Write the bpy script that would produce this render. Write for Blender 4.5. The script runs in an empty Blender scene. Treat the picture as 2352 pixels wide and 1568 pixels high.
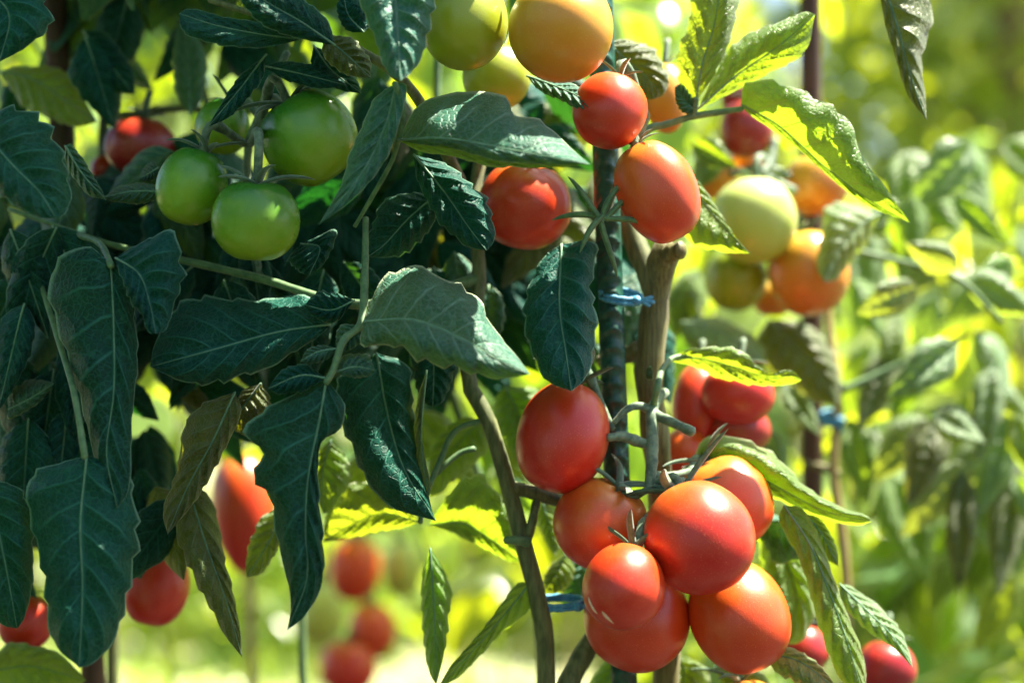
import bpy, math, random
from mathutils import Vector, Matrix, Quaternion, noise
R = math.radians
# ------------------------------------------------------------------ camera, sky, sun, exposure
scn = bpy.context.scene
C = scn.collection
cam = bpy.data.cameras.new("camera"); co = bpy.data.objects.new("camera", cam); C.objects.link(co)
co.location = (0, 0, 1.1); co.rotation_euler = (R(90), 0, 0)
cam.lens = 50; cam.sensor_width = 36; cam.clip_start = 0.02; cam.clip_end = 500
cam.dof.use_dof = True; cam.dof.focus_distance = 0.82; cam.dof.aperture_fstop = 2.7; cam.dof.aperture_blades = 0
scn.camera = co
SUN = Vector((0.44, 0.14, 0.88)).normalized()          # direction towards the sun: behind the plants, high, to the right
w = bpy.data.worlds.new("World"); scn.world = w; w.use_nodes = True
nt = w.node_tree; bgn = nt.nodes["Background"]
sky = nt.nodes.new("ShaderNodeTexSky"); sky.sky_type = 'NISHITA'; sky.sun_disc = False
sky.sun_elevation = math.asin(SUN.z); sky.sun_rotation = math.atan2(SUN.x, SUN.y)
sky.air_density = 1.0; sky.dust_density = 1.5
nt.links.new(sky.outputs[0], bgn.inputs[0]); bgn.inputs[1].default_value = 0.055
sl = bpy.data.lights.new("sun", 'SUN'); sl.energy = 5.0; sl.angle = R(0.53); sl.color = (1, 0.92, 0.75)
so = bpy.data.objects.new("sun", sl); C.objects.link(so)
so.rotation_euler = (-SUN).to_track_quat('-Z', 'Y').to_euler(); so.location = (2, 2, 4)
vs = scn.view_settings; vs.view_transform = 'Standard'; vs.look = 'None'; vs.exposure = 2.4; vs.gamma = 1
try:
    scn.cycles.use_denoising = True; scn.cycles.max_bounces = 7; scn.cycles.transmission_bounces = 6
    scn.cycles.sample_clamp_indirect = 6
except Exception: pass

# ------------------------------------------------------------------ helpers
PX = 0.72 / 2352.0
def P(x, y, d):                                        # a point of the photograph (2352 wide) at distance d in metres
    return Vector(((x - 1176) * PX * d, d, 1.1 - (y - 784) * PX * d))
def tag(o, label=None, cat=None, group=None, kind=None):
    if label: o['label'] = label
    if cat: o['category'] = cat
    if group: o['group'] = group
    if kind: o['kind'] = kind
    return o
def empty(name, loc, label=None, cat=None, group=None):
    o = bpy.data.objects.new(name, None); C.objects.link(o); o.location = loc; o.empty_display_size = 0.02
    return tag(o, label, cat, group)
def mesh_obj(name, vs_, fs, mat, parent=None, origin=None, uvs=None, smooth=True):
    """vs_ in world space; the object's origin is put at 'origin'; parents are never rotated"""
    org = Vector(origin) if origin is not None else (vs_[0].copy() if vs_ else Vector())
    me = bpy.data.meshes.new(name)
    me.from_pydata([tuple(v - org) for v in vs_], [], fs)
    if uvs:
        ul = me.uv_layers.new(name="UVMap")
        ul.data.foreach_set("uv", [c for p in me.polygons for vi in p.vertices for c in uvs[vi]])
    if smooth: me.polygons.foreach_set("use_smooth", [True] * len(me.polygons))
    me.materials.append(mat); me.update()
    o = bpy.data.objects.new(name, me); C.objects.link(o)
    o.location = org
    if parent is not None:
        o.parent = parent; q = parent; off = Vector()
        while q is not None: off += q.location; q = q.parent
        o.location = org - off
    return o
def crom(pts, n):                                      # Catmull-Rom through pts, n+1 samples, roughly even in length
    pts = [Vector(p) for p in pts]
    if len(pts) == 2: return [pts[0].lerp(pts[1], i / n) for i in range(n + 1)]
    ext = [pts[0] * 2 - pts[1]] + pts + [pts[-1] * 2 - pts[-2]]
    fine = []
    for k in range(len(pts) - 1):
        a, b, c, e = ext[k:k + 4]
        for j in range(16):
            t = j / 16
            fine.append(0.5 * ((2 * b) + (c - a) * t + (2 * a - 5 * b + 4 * c - e) * t * t + (3 * b - a - 3 * c + e) * t ** 3))
    fine.append(pts[-1])
    acc = [0.0]
    for i in range(1, len(fine)): acc.append(acc[-1] + (fine[i] - fine[i - 1]).length)
    out = []; j = 0
    for i in range(n + 1):
        s = acc[-1] * i / n
        while j < len(fine) - 2 and acc[j + 1] < s: j += 1
        seg = acc[j + 1] - acc[j]
        out.append(fine[j].lerp(fine[j + 1], 0 if seg < 1e-12 else (s - acc[j]) / seg))
    return out

# ------------------------------------------------------------------ materials
def newmat(name):
    m = bpy.data.materials.new(name); m.use_nodes = True; n = m.node_tree.nodes; n.clear()
    return m, n, m.node_tree.links
def math_(n, l, op, a, b=None, c=None):
    x = n.new("ShaderNodeMath"); x.operation = op
    for i, v in enumerate((a, b, c)):
        if v is None: continue
        if isinstance(v, (int, float)): x.inputs[i].default_value = v
        else: l.new(v, x.inputs[i])
    return x.outputs[0]
def mixc(n, l, f, a, b):
    x = n.new("ShaderNodeMix"); x.data_type = 'RGBA'
    for s, v in ((x.inputs[0], f), (x.inputs[6], a), (x.inputs[7], b)):
        if isinstance(v, (int, float)): s.default_value = v
        elif isinstance(v, tuple): s.default_value = v + (1,)
        else: l.new(v, s)
    return x.outputs[2]
def sstep(n, l, v, lo, hi):
    x = n.new("ShaderNodeMapRange"); x.interpolation_type = 'SMOOTHSTEP'; l.new(v, x.inputs[0])
    x.inputs[1].default_value = lo; x.inputs[2].default_value = hi
    return x.outputs[0]
def leaf_mat(name, base, trans, fac, vein=(0.2, 0.3, 0.14), rough=0.42, detail=True, sheen=0.25, margin=(0.5, 0.56, 0.36), spec=0.5):
    m, n, l = newmat(name)
    out = n.new("ShaderNodeOutputMaterial"); pr = n.new("ShaderNodeBsdfPrincipled"); tr = n.new("ShaderNodeBsdfTranslucent")
    mx = n.new("ShaderNodeMixShader"); mx.inputs[0].default_value = fac
    l.new(pr.outputs[0], mx.inputs[1]); l.new(tr.outputs[0], mx.inputs[2]); l.new(mx.outputs[0], out.inputs[0])
    uv = n.new("ShaderNodeUVMap"); sp = n.new("ShaderNodeSeparateXYZ"); l.new(uv.outputs[0], sp.inputs[0])
    geo = n.new("ShaderNodeNewGeometry"); oi = n.new("ShaderNodeObjectInfo")
    nz = n.new("ShaderNodeTexNoise"); nz.inputs['Scale'].default_value = 55; nz.inputs['Detail'].default_value = 4
    l.new(geo.outputs['Position'], nz.inputs[0])
    u = math_(n, l, 'ABSOLUTE', math_(n, l, 'MULTIPLY_ADD', sp.outputs[0], 2.0, -1.0))
    wob = math_(n, l, 'MULTIPLY_ADD', nz.outputs[0], 0.35, -0.17)
    t = math_(n, l, 'ADD', math_(n, l, 'MULTIPLY_ADD', u, -1.9, math_(n, l, 'MULTIPLY', sp.outputs[1], 7.0)), wob)
    saw = math_(n, l, 'ABSOLUTE', math_(n, l, 'SUBTRACT', math_(n, l, 'FRACT', t), 0.5))     # 0 on the vein line
    lat = math_(n, l, 'SUBTRACT', 1.0, sstep(n, l, saw, 0.02, 0.10))
    lat = math_(n, l, 'MULTIPLY', lat, math_(n, l, 'SUBTRACT', 1.0, sstep(n, l, u, 0.55, 1.0)))
    mid = math_(n, l, 'SUBTRACT', 1.0, sstep(n, l, u, 0.015, 0.07))
    vo = n.new("ShaderNodeTexVoronoi"); vo.feature = 'DISTANCE_TO_EDGE'; vo.inputs['Scale'].default_value = 260
    l.new(geo.outputs['Position'], vo.inputs[0])
    net = math_(n, l, 'MULTIPLY', math_(n, l, 'SUBTRACT', 1.0, sstep(n, l, vo.outputs[0], 0.0, 0.16)), 0.42)
    veins = math_(n, l, 'MAXIMUM', math_(n, l, 'MULTIPLY', lat, 0.85), math_(n, l, 'MAXIMUM', mid, net))
    hv = n.new("ShaderNodeHueSaturation")
    l.new(math_(n, l, 'MULTIPLY_ADD', oi.outputs['Random'], 0.03, 0.485), hv.inputs['Hue'])
    l.new(math_(n, l, 'MULTIPLY_ADD', nz.outputs[0], 0.9, math_(n, l, 'MULTIPLY_ADD', oi.outputs['Random'], 0.3, 0.42)), hv.inputs['Value'])
    hv.inputs['Color'].default_value = base + (1,)
    col = mixc(n, l, math_(n, l, 'MULTIPLY', veins, 0.62 if detail else 0.2), hv.outputs[0], vein)
    edge = sstep(n, l, u, 0.93, 0.99)  # pale margin hairs, their sunlit rim put into the colour
    col = mixc(n, l, math_(n, l, 'MULTIPLY', edge, 0.75), col, margin)
    l.new(col, pr.inputs['Base Color'])
    tcol = mixc(n, l, math_(n, l, 'MULTIPLY', veins, 0.45), trans, tuple(c * 0.55 for c in trans))
    hv2 = n.new("ShaderNodeHueSaturation"); l.new(tcol, hv2.inputs['Color'])
    l.new(math_(n, l, 'MULTIPLY_ADD', nz.outputs[0], 0.7, 0.65), hv2.inputs['Value'])
    l.new(math_(n, l, 'MULTIPLY_ADD', oi.outputs['Random'], 0.04, 0.48), hv2.inputs['Hue'])
    l.new(hv2.outputs[0], tr.inputs[0])
    pr.inputs['Roughness'].default_value = rough; pr.inputs['Specular IOR Level'].default_value = spec
    pr.inputs['Sheen Weight'].default_value = sheen; pr.inputs['Sheen Roughness'].default_value = 0.4
    if detail:
        fine = n.new("ShaderNodeTexNoise"); fine.inputs['Scale'].default_value = 900; fine.inputs['Detail'].default_value = 2
        l.new(geo.outputs['Position'], fine.inputs[0])
        h = math_(n, l, 'SUBTRACT', math_(n, l, 'MULTIPLY', fine.outputs[0], 0.35), veins)
        h = math_(n, l, 'ADD', h, math_(n, l, 'MULTIPLY', sstep(n, l, saw, 0.0, 0.4), 0.9))
        b = n.new("ShaderNodeBump"); b.inputs['Strength'].default_value = 0.7; b.inputs['Distance'].default_value = 0.0015
        l.new(h, b.inputs['Height']); l.new(b.outputs[0], pr.inputs['Normal']); l.new(b.outputs[0], tr.inputs['Normal'])
    return m
LD = leaf_mat("leaf_shaded_green", (0.003, 0.058, 0.043), (0.04, 0.18, 0.012), 0.26, vein=(0.05, 0.24, 0.17), sheen=0.02, rough=0.5, spec=0.2, margin=(0.22, 0.4, 0.28))  # shade of the left side put into a darker, bluer leaf colour
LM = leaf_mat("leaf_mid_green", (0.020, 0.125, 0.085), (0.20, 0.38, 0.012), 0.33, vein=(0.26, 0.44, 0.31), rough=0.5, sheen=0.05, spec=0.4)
LY = leaf_mat("leaf_backlit_green", (0.11, 0.21, 0.045), (0.42, 0.60, 0.018), 0.46, vein=(0.32, 0.45, 0.16))  # backlight glow put into a yellower, brighter leaf colour
LP = leaf_mat("leaf_grey_green", (0.16, 0.27, 0.13), (0.42, 0.56, 0.04), 0.42, rough=0.38)
LO = leaf_mat("leaf_olive_green", (0.07, 0.10, 0.022), (0.26, 0.30, 0.008), 0.4)
LB = leaf_mat("leaf_background", (0.14, 0.24, 0.06), (0.52, 0.66, 0.012), 0.52, detail=False, rough=0.22)
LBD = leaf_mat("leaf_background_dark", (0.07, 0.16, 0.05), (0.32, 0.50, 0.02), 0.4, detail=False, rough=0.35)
LH = leaf_mat("leaf_hedge", (0.07, 0.13, 0.03), (0.3, 0.42, 0.02), 0.35, detail=False, rough=0.4)

def fruit_mat(name, stops, shoulder=None, rough=0.32, sss=0.12, spot=None):
    m, n, l = newmat(name)
    out = n.new("ShaderNodeOutputMaterial"); pr = n.new("ShaderNodeBsdfPrincipled"); l.new(pr.outputs[0], out.inputs[0])
    tc = n.new("ShaderNodeTexCoord"); sp = n.new("ShaderNodeSeparateXYZ"); l.new(tc.outputs['Generated'], sp.inputs[0])
    nz = n.new("ShaderNodeTexNoise"); nz.inputs['Scale'].default_value = 2.2; nz.inputs['Detail'].default_value = 3; l.new(tc.outputs['Generated'], nz.inputs[0])
    oi = n.new("ShaderNodeObjectInfo")
    z = math_(n, l, 'ADD', sp.outputs[2], math_(n, l, 'MULTIPLY_ADD', nz.outputs[0], 0.7, -0.35))
    rp = n.new("ShaderNodeValToRGB"); l.new(z, rp.inputs[0])
    e = rp.color_ramp.elements
    while len(e) < len(stops): e.new(0.5)
    for i, (p, c) in enumerate(stops): e[i].position = p; e[i].color = c + (1,)
    hv = n.new("ShaderNodeHueSaturation"); l.new(rp.outputs[0], hv.inputs['Color'])
    l.new(math_(n, l, 'MULTIPLY_ADD', oi.outputs['Random'], 0.012, 0.494), hv.inputs['Hue'])
    l.new(math_(n, l, 'MULTIPLY_ADD', oi.outputs['Random'], 0.2, 0.9), hv.inputs['Value'])
    fk = n.new("ShaderNodeTexNoise"); fk.inputs['Scale'].default_value = 85; fk.inputs['Detail'].default_value = 2; l.new(tc.outputs['Generated'], fk.inputs[0])
    col = mixc(n, l, math_(n, l, 'MULTIPLY', sstep(n, l, fk.outputs[0], 0.62, 0.72), 0.3), hv.outputs[0], spot or tuple(min(1, c * 1.5 + .12) for c in stops[-1][1]))
    l.new(col, pr.inputs['Base Color'])
    pr.inputs['Roughness'].default_value = rough
    rn = n.new("ShaderNodeTexNoise"); rn.inputs['Scale'].default_value = 6; rn.inputs['Detail'].default_value = 5; l.new(tc.outputs['Generated'], rn.inputs[0])
    l.new(math_(n, l, 'MULTIPLY_ADD', rn.outputs[0], 0.18, rough - 0.09), pr.inputs['Roughness'])
    pr.inputs['Subsurface Weight'].default_value = sss; pr.inputs['Subsurface Radius'].default_value = (1, 0.35, 0.12); pr.inputs['Subsurface Scale'].default_value = 0.006
    pr.inputs['Coat Weight'].default_value = 0.3; pr.inputs['Coat Roughness'].default_value = 0.36; pr.inputs['Coat IOR'].default_value = 1.5; pr.inputs['Specular IOR Level'].default_value = 0.5
    b = n.new("ShaderNodeBump"); b.inputs['Strength'].default_value = 0.12; b.inputs['Distance'].default_value = 0.001
    l.new(math_(n, l, 'ADD', fk.outputs[0], rn.outputs[0]), b.inputs['Height']); l.new(b.outputs[0], pr.inputs['Normal'])
    return m
FR = fruit_mat("tomato_skin_red", [(0.1, (0.50, 0.014, 0.006)), (0.55, (0.62, 0.034, 0.007)), (0.85, (0.65, 0.075, 0.01)), (1.0, (0.58, 0.15, 0.018))])
FV = fruit_mat("tomato_skin_vermilion", [(0.1, (0.55, 0.028, 0.007)), (0.5, (0.65, 0.062, 0.008)), (0.82, (0.66, 0.125, 0.012)), (1.0, (0.58, 0.2, 0.022))])
FO = fruit_mat("tomato_skin_orange", [(0.05, (0.66, 0.17, 0.01)), (0.5, (0.68, 0.25, 0.018)), (0.95, (0.55, 0.40, 0.03))])
FA = fruit_mat("tomato_skin_amber", [(0.05, (0.63, 0.21, 0.012)), (0.5, (0.62, 0.29, 0.014)), (0.95, (0.52, 0.39, 0.028))])
FY = fruit_mat("tomato_skin_yellow_green", [(0.05, (0.38, 0.40, 0.014)), (0.55, (0.30, 0.37, 0.014)), (0.95, (0.18, 0.29, 0.014))])
FG = fruit_mat("tomato_skin_green", [(0.05, (0.22, 0.36, 0.010)), (0.5, (0.14, 0.31, 0.010)), (0.9, (0.04, 0.19, 0.014))], rough=0.26)
FP = fruit_mat("tomato_skin_pale", [(0.05, (0.42, 0.48, 0.05)), (0.5, (0.48, 0.54, 0.11)), (0.95, (0.55, 0.62, 0.22))])
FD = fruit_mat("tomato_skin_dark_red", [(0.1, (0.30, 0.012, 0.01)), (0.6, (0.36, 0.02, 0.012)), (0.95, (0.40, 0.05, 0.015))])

def solid_mat(name, c1, c2, scale=60, rough=0.6, bump=0.3, dist=0.001, stretch=(1, 1, 1), metal=0, sheen=0):
    m, n, l = newmat(name)
    out = n.new("ShaderNodeOutputMaterial"); pr = n.new("ShaderNodeBsdfPrincipled"); l.new(pr.outputs[0], out.inputs[0])
    tc = n.new("ShaderNodeTexCoord"); mp = n.new("ShaderNodeMapping"); l.new(tc.outputs['Object'], mp.inputs[0]); mp.inputs['Scale'].default_value = stretch
    nz = n.new("ShaderNodeTexNoise"); nz.inputs['Scale'].default_value = scale; nz.inputs['Detail'].default_value = 6; nz.inputs['Roughness'].default_value = 0.65; l.new(mp.outputs[0], nz.inputs[0])
    l.new(mixc(n, l, sstep(n, l, nz.outputs[0], 0.35, 0.65), c1, c2), pr.inputs['Base Color'])
    pr.inputs['Roughness'].default_value = rough; pr.inputs['Metallic'].default_value = metal; pr.inputs['Sheen Weight'].default_value = sheen
    b = n.new("ShaderNodeBump"); b.inputs['Strength'].default_value = bump; b.inputs['Distance'].default_value = dist
    l.new(nz.outputs[0], b.inputs['Height']); l.new(b.outputs[0], pr.inputs['Normal'])
    return m
M_stem = solid_mat("stem_green_brown", (0.055, 0.075, 0.018), (0.15, 0.17, 0.055), 90, 0.6, 0.5, 0.001, (3, 3, 0.5), sheen=0.1)
M_wood = solid_mat("stem_woody_brown", (0.07, 0.055, 0.010), (0.18, 0.17, 0.045), 150, 0.55, 0.3, 0.0008, (4, 4, 0.2), sheen=0.1)
M_pet = solid_mat("petiole_green", (0.05, 0.13, 0.045), (0.12, 0.22, 0.08), 150, 0.55, 0.3, 0.0006, sheen=0.15)
M_truss = solid_mat("truss_dusty_green", (0.045, 0.095, 0.05), (0.17, 0.25, 0.14), 160, 0.6, 0.4, 0.0006, sheen=0.15)
M_calyx = solid_mat("calyx_green", (0.035, 0.09, 0.045), (0.09, 0.17, 0.08), 200, 0.6, 0.3, 0.0005, sheen=0.4)
M_mid = solid_mat("midrib_pale_green", (0.07, 0.2, 0.10), (0.14, 0.28, 0.15), 160, 0.5, 0.2, 0.0004, sheen=0.3)
M_rebar = solid_mat("stake_coated_steel", (0.006, 0.04, 0.026), (0.016, 0.085, 0.055), 120, 0.38, 0.3, 0.0006)
M_brown = solid_mat("stake_brown_wood", (0.045, 0.022, 0.012), (0.10, 0.05, 0.025), 60, 0.7, 0.4, 0.001, (3, 3, .4))
M_tan = solid_mat("stem_dry_tan", (0.30, 0.22, 0.07), (0.42, 0.34, 0.14), 60, 0.6, 0.4, 0.001, (3, 3, .4))
M_tie = solid_mat("twine_blue", (0.03, 0.20, 0.36), (0.10, 0.36, 0.55), 400, 0.5, 0.6, 0.0006)
M_scar = solid_mat("tomato_scar_cork", (0.66, 0.40, 0.24), (0.80, 0.62, 0.46), 300, 0.7, 0.5, 0.0004)
M_soil = solid_mat("soil", (0.15, 0.18, 0.07), (0.36, 0.36, 0.20), 3, 0.9, 0.6, 0.02)
def _soil():
    n = M_soil.node_tree.nodes; l = M_soil.node_tree.links; pr = [q for q in n if q.type == 'BSDF_PRINCIPLED'][0]
    old = pr.inputs['Base Color'].links[0].from_socket
    g = n.new("ShaderNodeNewGeometry"); sp = n.new("ShaderNodeSeparateXYZ"); l.new(g.outputs['Position'], sp.inputs[0])
    nz = n.new("ShaderNodeTexNoise"); nz.inputs['Scale'].default_value = 1.2; nz.inputs['Detail'].default_value = 4; l.new(g.outputs['Position'], nz.inputs[0])
    y = math_(n, l, 'ADD', sp.outputs[1], math_(n, l, 'MULTIPLY_ADD', nz.outputs[0], 1.6, -.8))
    l.new(mixc(n, l, sstep(n, l, y, 3.6, 4.6), (0.035, 0.024, 0.014), old), pr.inputs['Base Color'])      # shade put into the ground colour near the rows, dry straw past them
_soil()
M_bark = solid_mat("bark", (0.10, 0.05, 0.012), (0.20, 0.11, 0.03), 9, 0.85, 0.8, 0.02, (3, 3, .5))

# ------------------------------------------------------------------ builders
def tube_data(pts, rads, sides=10, ribs=None):
    """swept tube with rounded ends; pts world space"""
    n = len(pts); V = []; F = []
    t0 = (pts[1] - pts[0]).normalized(); ref = Vector((0, -1, 0)) if abs(t0.y) < 0.9 else Vector((1, 0, 0))
    a = t0.cross(ref).normalized()
    for i in range(n):
        t = (pts[min(i + 1, n - 1)] - pts[max(i - 1, 0)]).normalized()
        a = (a - t * a.dot(t)).normalized(); b = t.cross(a)
        for k in range(sides):
            th = 2 * math.pi * k / sides
            r = rads[i] * (ribs(i, th) if ribs else 1)
            V.append(pts[i] + (a * math.cos(th) + b * math.sin(th)) * r)
    for i in range(n - 1):
        for k in range(sides):
            k2 = (k + 1) % sides
            F.append((i * sides + k, i * sides + k2, (i + 1) * sides + k2, (i + 1) * sides + k))
    for e, i in ((-1, 0), (1, n - 1)):
        t = (pts[1] - pts[0]).normalized() if e < 0 else (pts[-1] - pts[-2]).normalized()
        V.append(pts[i] + t * e * rads[i] * 0.6); c = len(V) - 1
        for k in range(sides):
            k2 = (k + 1) % sides
            F.append((i * sides + k2, i * sides + k, c) if e < 0 else (i * sides + k, i * sides + k2, c))
    return V, F
def stem(name, pts, r, mat, parent, seg=None, sides=10, lump=0.08, seed=0):
    """pts = [(x, y, d)], r = px radius (number or list along the pts) at the first depth"""
    seg = seg or max(6, 6 * (len(pts) - 1))
    rs = r if isinstance(r, (list, tuple)) else [r] * len(pts)
    ws = crom([P(*p) for p in pts], seg); rr = crom([Vector((a, 0, 0)) for a in rs], seg) if len(set(rs)) > 1 else [Vector((rs[0], 0, 0))] * (seg + 1)
    k = PX * pts[0][2]
    rads = [max(1e-4, rr[i].x * k * (1 + lump * noise.noise(Vector((i * 0.5, seed, 0.3))) * 2)) for i in range(seg + 1)]
    V, F = tube_data(ws, rads, sides)
    return mesh_obj(name, V, F, mat, parent, origin=ws[0])
lrng = random.Random(7)
def leaf(parent, mid, L, Rr, d, dl=0.0, dr=0.0, mat=None, teeth=8, tooth=0.22, bulge=0.012, pucker=0.0020, nv=36, nu=6, rib=True, name="leaf", curl=0.0, bend=0.0, lobe=0.12):
    """a leaflet from its midrib and its two edges as seen, each running base to tip; d = (base, tip) distance, dl / dr = how much further the edges lie"""
    if not isinstance(d, (tuple, list)): d = (d, d)
    b, t = mid[0], mid[-1]
    M = crom([Vector((x, y, 0)) for x, y in mid], nv)
    EL = crom([Vector((x, y, 0)) for x, y in [b] + list(L) + [t]], nv)
    ER = crom([Vector((x, y, 0)) for x, y in [b] + list(Rr) + [t]], nv)
    ph = lrng.random() * 10; V = []; U = []; F = []; ncol = 2 * nu + 1
    for i in range(nv + 1):
        v = i / nv; dm = d[0] + (d[1] - d[0]) * v - bend * math.sin(math.pi * v)
        env = math.sin(math.pi * min(1, max(0, v))) ** 0.6
        for j in range(-nu, nu + 1):
            a = abs(j) / nu; E = EL if j < 0 else ER; de = dl if j < 0 else dr
            tw = (v * teeth + (0.3 if j < 0 else 0)) % 1.0
            tv = tooth * env * (1 - tw) * (0.6 + 0.7 * noise.noise(Vector((v * teeth * .5, ph, 2.0 * (j > 0)))))
            lb = lobe * env * noise.noise(Vector((v * 4.2, ph + 7, 3.0 * (j > 0)))) * 1.6
            aa = a * (1 - (max(-.03, tv) - min(.09, lb)) * a ** 3)
            # slight slide of the edge towards the tip gives the forward-pointing teeth
            p = M[i].lerp(E[i], aa)
            wid = (E[i] - M[i]).length * PX * dm
            dep = dm + de * env * a - bulge * math.sin(math.pi * a) * min(1, wid / 0.02) * env + curl * env * a ** 4
            dep += pucker * math.cos(2 * math.pi * (v * 7 - a * 1.9)) * math.sin(math.pi * min(1, a * .9)) * env * 1.4
            dep += 0.0065 * noise.noise(Vector((p.x * 0.012, p.y * 0.012, ph))) * env * (0.3 + a)
            V.append(P(p.x, p.y, dep)); U.append((0.5 + 0.5 * j / nu, v))
    for i in range(nv):
        for j in range(ncol - 1):
            q = i * ncol + j; F.append((q, q + 1, q + ncol + 1, q + ncol))
    o = mesh_obj(name, V, F, mat or LM, parent, origin=V[nu], uvs=U)
    if rib:
        ws = [V[i * ncol + nu] + Vector((0, -0.0004, 0)) for i in range(0, nv + 1, 2)]
        Vt, Ft = tube_data(ws, [0.0007 * (1 - 0.85 * i / (len(ws) - 1)) for i in range(len(ws))], 6)
        mesh_obj("midrib", Vt, Ft, M_mid, o, origin=ws[0])
    return o
def qleaf(parent, x, y, ang, ln, wd, d, dl=0.01, dr=0.01, mat=None, dtip=0.0, sag=0.15, **k):
    """a leaflet from its base point, its heading in the picture (degrees, 0 = right, 90 = down), length and half-width in px"""
    c, s = math.cos(R(ang)), math.sin(R(ang)); mid = []; L = []; Q = []
    prof = [(0.0, 0), (0.12, .62), (0.3, 1.0), (0.52, .92), (0.75, .55), (0.9, .22), (1, 0)]
    for i, (v, wv) in enumerate(prof):
        q = sag * ln * math.sin(math.pi * v * .5) * v
        X = x + c * ln * v; Y = y + s * ln * v + q
        mid.append((X, Y))
        if 0 < i < len(prof) - 1:
            L.append((X + s * wd * wv, Y - c * wd * wv)); Q.append((X - s * wd * wv, Y + c * wd * wv))
    return leaf(parent, mid, L, Q, (d, d + dtip), dl, dr, mat, **k)

def calyx(parent, top, axis, size, n=5, droop=0.5, seed=0, lift=0.0, width=0.10, mat=None):
    rng = random.Random(seed); axis = axis.normalized()
    a = axis.orthogonal().normalized(); b = axis.cross(a); V = []; F = []
    ph = rng.random() * 6
    for k in range(n):
        th = ph + 2 * math.pi * k / n + rng.uniform(-.25, .25); dirv = a * math.cos(th) + b * math.sin(th)
        side = axis.cross(dirv).normalized(); L = size * rng.uniform(0.8, 1.2); up = rng.uniform(-.1, .5) + lift
        ns = 9; base = len(V)
        for i in range(ns + 1):
            t = i / ns; hw = size * width * (1 - t) ** 0.7 * (0.7 + 1.2 * t) + 0.0002
            c = top + dirv * (L * t) + axis * (L * (up * t - droop * t * t) + 0.0012) + side * (L * .12 * math.sin(2.5 * t + k))
            V += [c + side * hw, c + axis * hw * .5, c - side * hw, c - axis * hw * .5]
        for i in range(ns):
            for j in range(4):
                F.append((base + i * 4 + j, base + i * 4 + (j + 1) % 4, base + (i + 1) * 4 + (j + 1) % 4, base + (i + 1) * 4 + j))
    return mesh_obj("calyx", V, F, mat or M_calyx, parent, origin=top)
trng = random.Random(3)
def tomato(label, x, y, rx, ry, d, mat, axis=(0, 0, 1), group=None, cal=True, lobes=0.02, dent=0.16, stalk=None, scar=False, egg=0.0, nseed=None, sep=0.5, droop=0.4, lift=0.45):
    """rx, ry: radii in px as seen; axis: direction of the stalk end"""
    seed = trng.random() * 100
    c = P(x, y, d); k = PX * d; ax = Vector(axis).normalized()
    root = empty("tomato", c, label, "tomato", group)
    q = Vector((0, 0, 1)).rotation_difference(ax); rx *= k; ry *= k
    nth, nph = 44, 30; V = []; F = []
    top = Vector((0, 0, ry * (1 - dent * 1.15)))
    for i in range(nph + 1):
        ph = math.pi * i / nph; s, cz = math.sin(ph), math.cos(ph)
        for j in range(nth):
            th = 2 * math.pi * j / nth
            sh = math.exp(-((ph / 0.75) ** 2))
            r = s ** 0.92 * (1 + lobes * math.cos(5 * th + seed) * (0.25 + 1.6 * sh) + lobes * .6 * math.cos(3 * th + seed * 2) * .6)
            z = cz - dent * math.exp(-((ph / 0.34) ** 2)) * (1 + .3 * math.cos(5 * th + seed)) + 0.03 * math.exp(-(((math.pi - ph) / 0.3) ** 2))
            r *= 1 + egg * cz
            n_ = 1 + 0.025 * noise.noise(Vector((s * math.cos(th), s * math.sin(th), cz)) * 1.3 + Vector((seed, 0, 0)))
            V.append(Vector((r * math.cos(th) * rx, r * math.sin(th) * rx, z * ry)) * n_)
    for i in range(nph):
        for j in range(nth):
            j2 = (j + 1) % nth
            F.append((i * nth + j, (i + 1) * nth + j, (i + 1) * nth + j2, i * nth + j2))
    me = bpy.data.meshes.new("fruit"); me.from_pydata([tuple(v) for v in V], [], F)
    me.polygons.foreach_set("use_smooth", [True] * len(F)); me.materials.append(mat); me.update()
    o = bpy.data.objects.new("fruit", me); C.objects.link(o); o.parent = root; o.rotation_mode = 'QUATERNION'; o.rotation_quaternion = q
    wt = c + q @ top
    if cal: calyx(root, wt, ax, rx * (sep + (.25 if group in ('red tomatoes of the front cluster', 'unripe green tomatoes of the left truss') else 0)) * 1.5, 5, droop, int(seed * 10), lift)
    if stalk is not None:
        e = P(*stalk); m_ = wt + ax * (e - wt).length * 0.45
        ws = crom([wt - ax * 0.002, m_, e], 12)
        Vt, Ft = tube_data(ws, [0.0026 * (1 + .35 * math.exp(-((i - 6) / 1.2) ** 2)) for i in range(13)], 8)
        mesh_obj("pedicel", Vt, Ft, M_truss, root, origin=wt)
    elif cal:
        ws = crom([wt - ax * 0.002, wt + ax * 0.008, wt + ax * 0.014 + Vector((0.002, 0.003, 0.006))], 6)
        Vt, Ft = tube_data(ws, [0.0023] * 7, 8); mesh_obj("pedicel", Vt, Ft, M_truss, root, origin=wt)
    if scar:
        for line in scar:
            pts = []
            for (px, py) in line:
                a, bb = (px - x) / (rx / k), (py - y) / (ry / k); g = max(0.0, 1 - a * a - bb * bb)
                pts.append(P(px, py, d) + Vector((0, -rx * math.sqrt(g) * 1.0, 0)))
            ws = crom(pts, 14); Vt, Ft = tube_data(ws, [0.0014 * math.sin(math.pi * (i + .4) / 14.8) + .0001 for i in range(15)], 6)
            mesh_obj("crack", Vt, Ft, M_scar, root, origin=ws[0])
    return root, o

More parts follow.
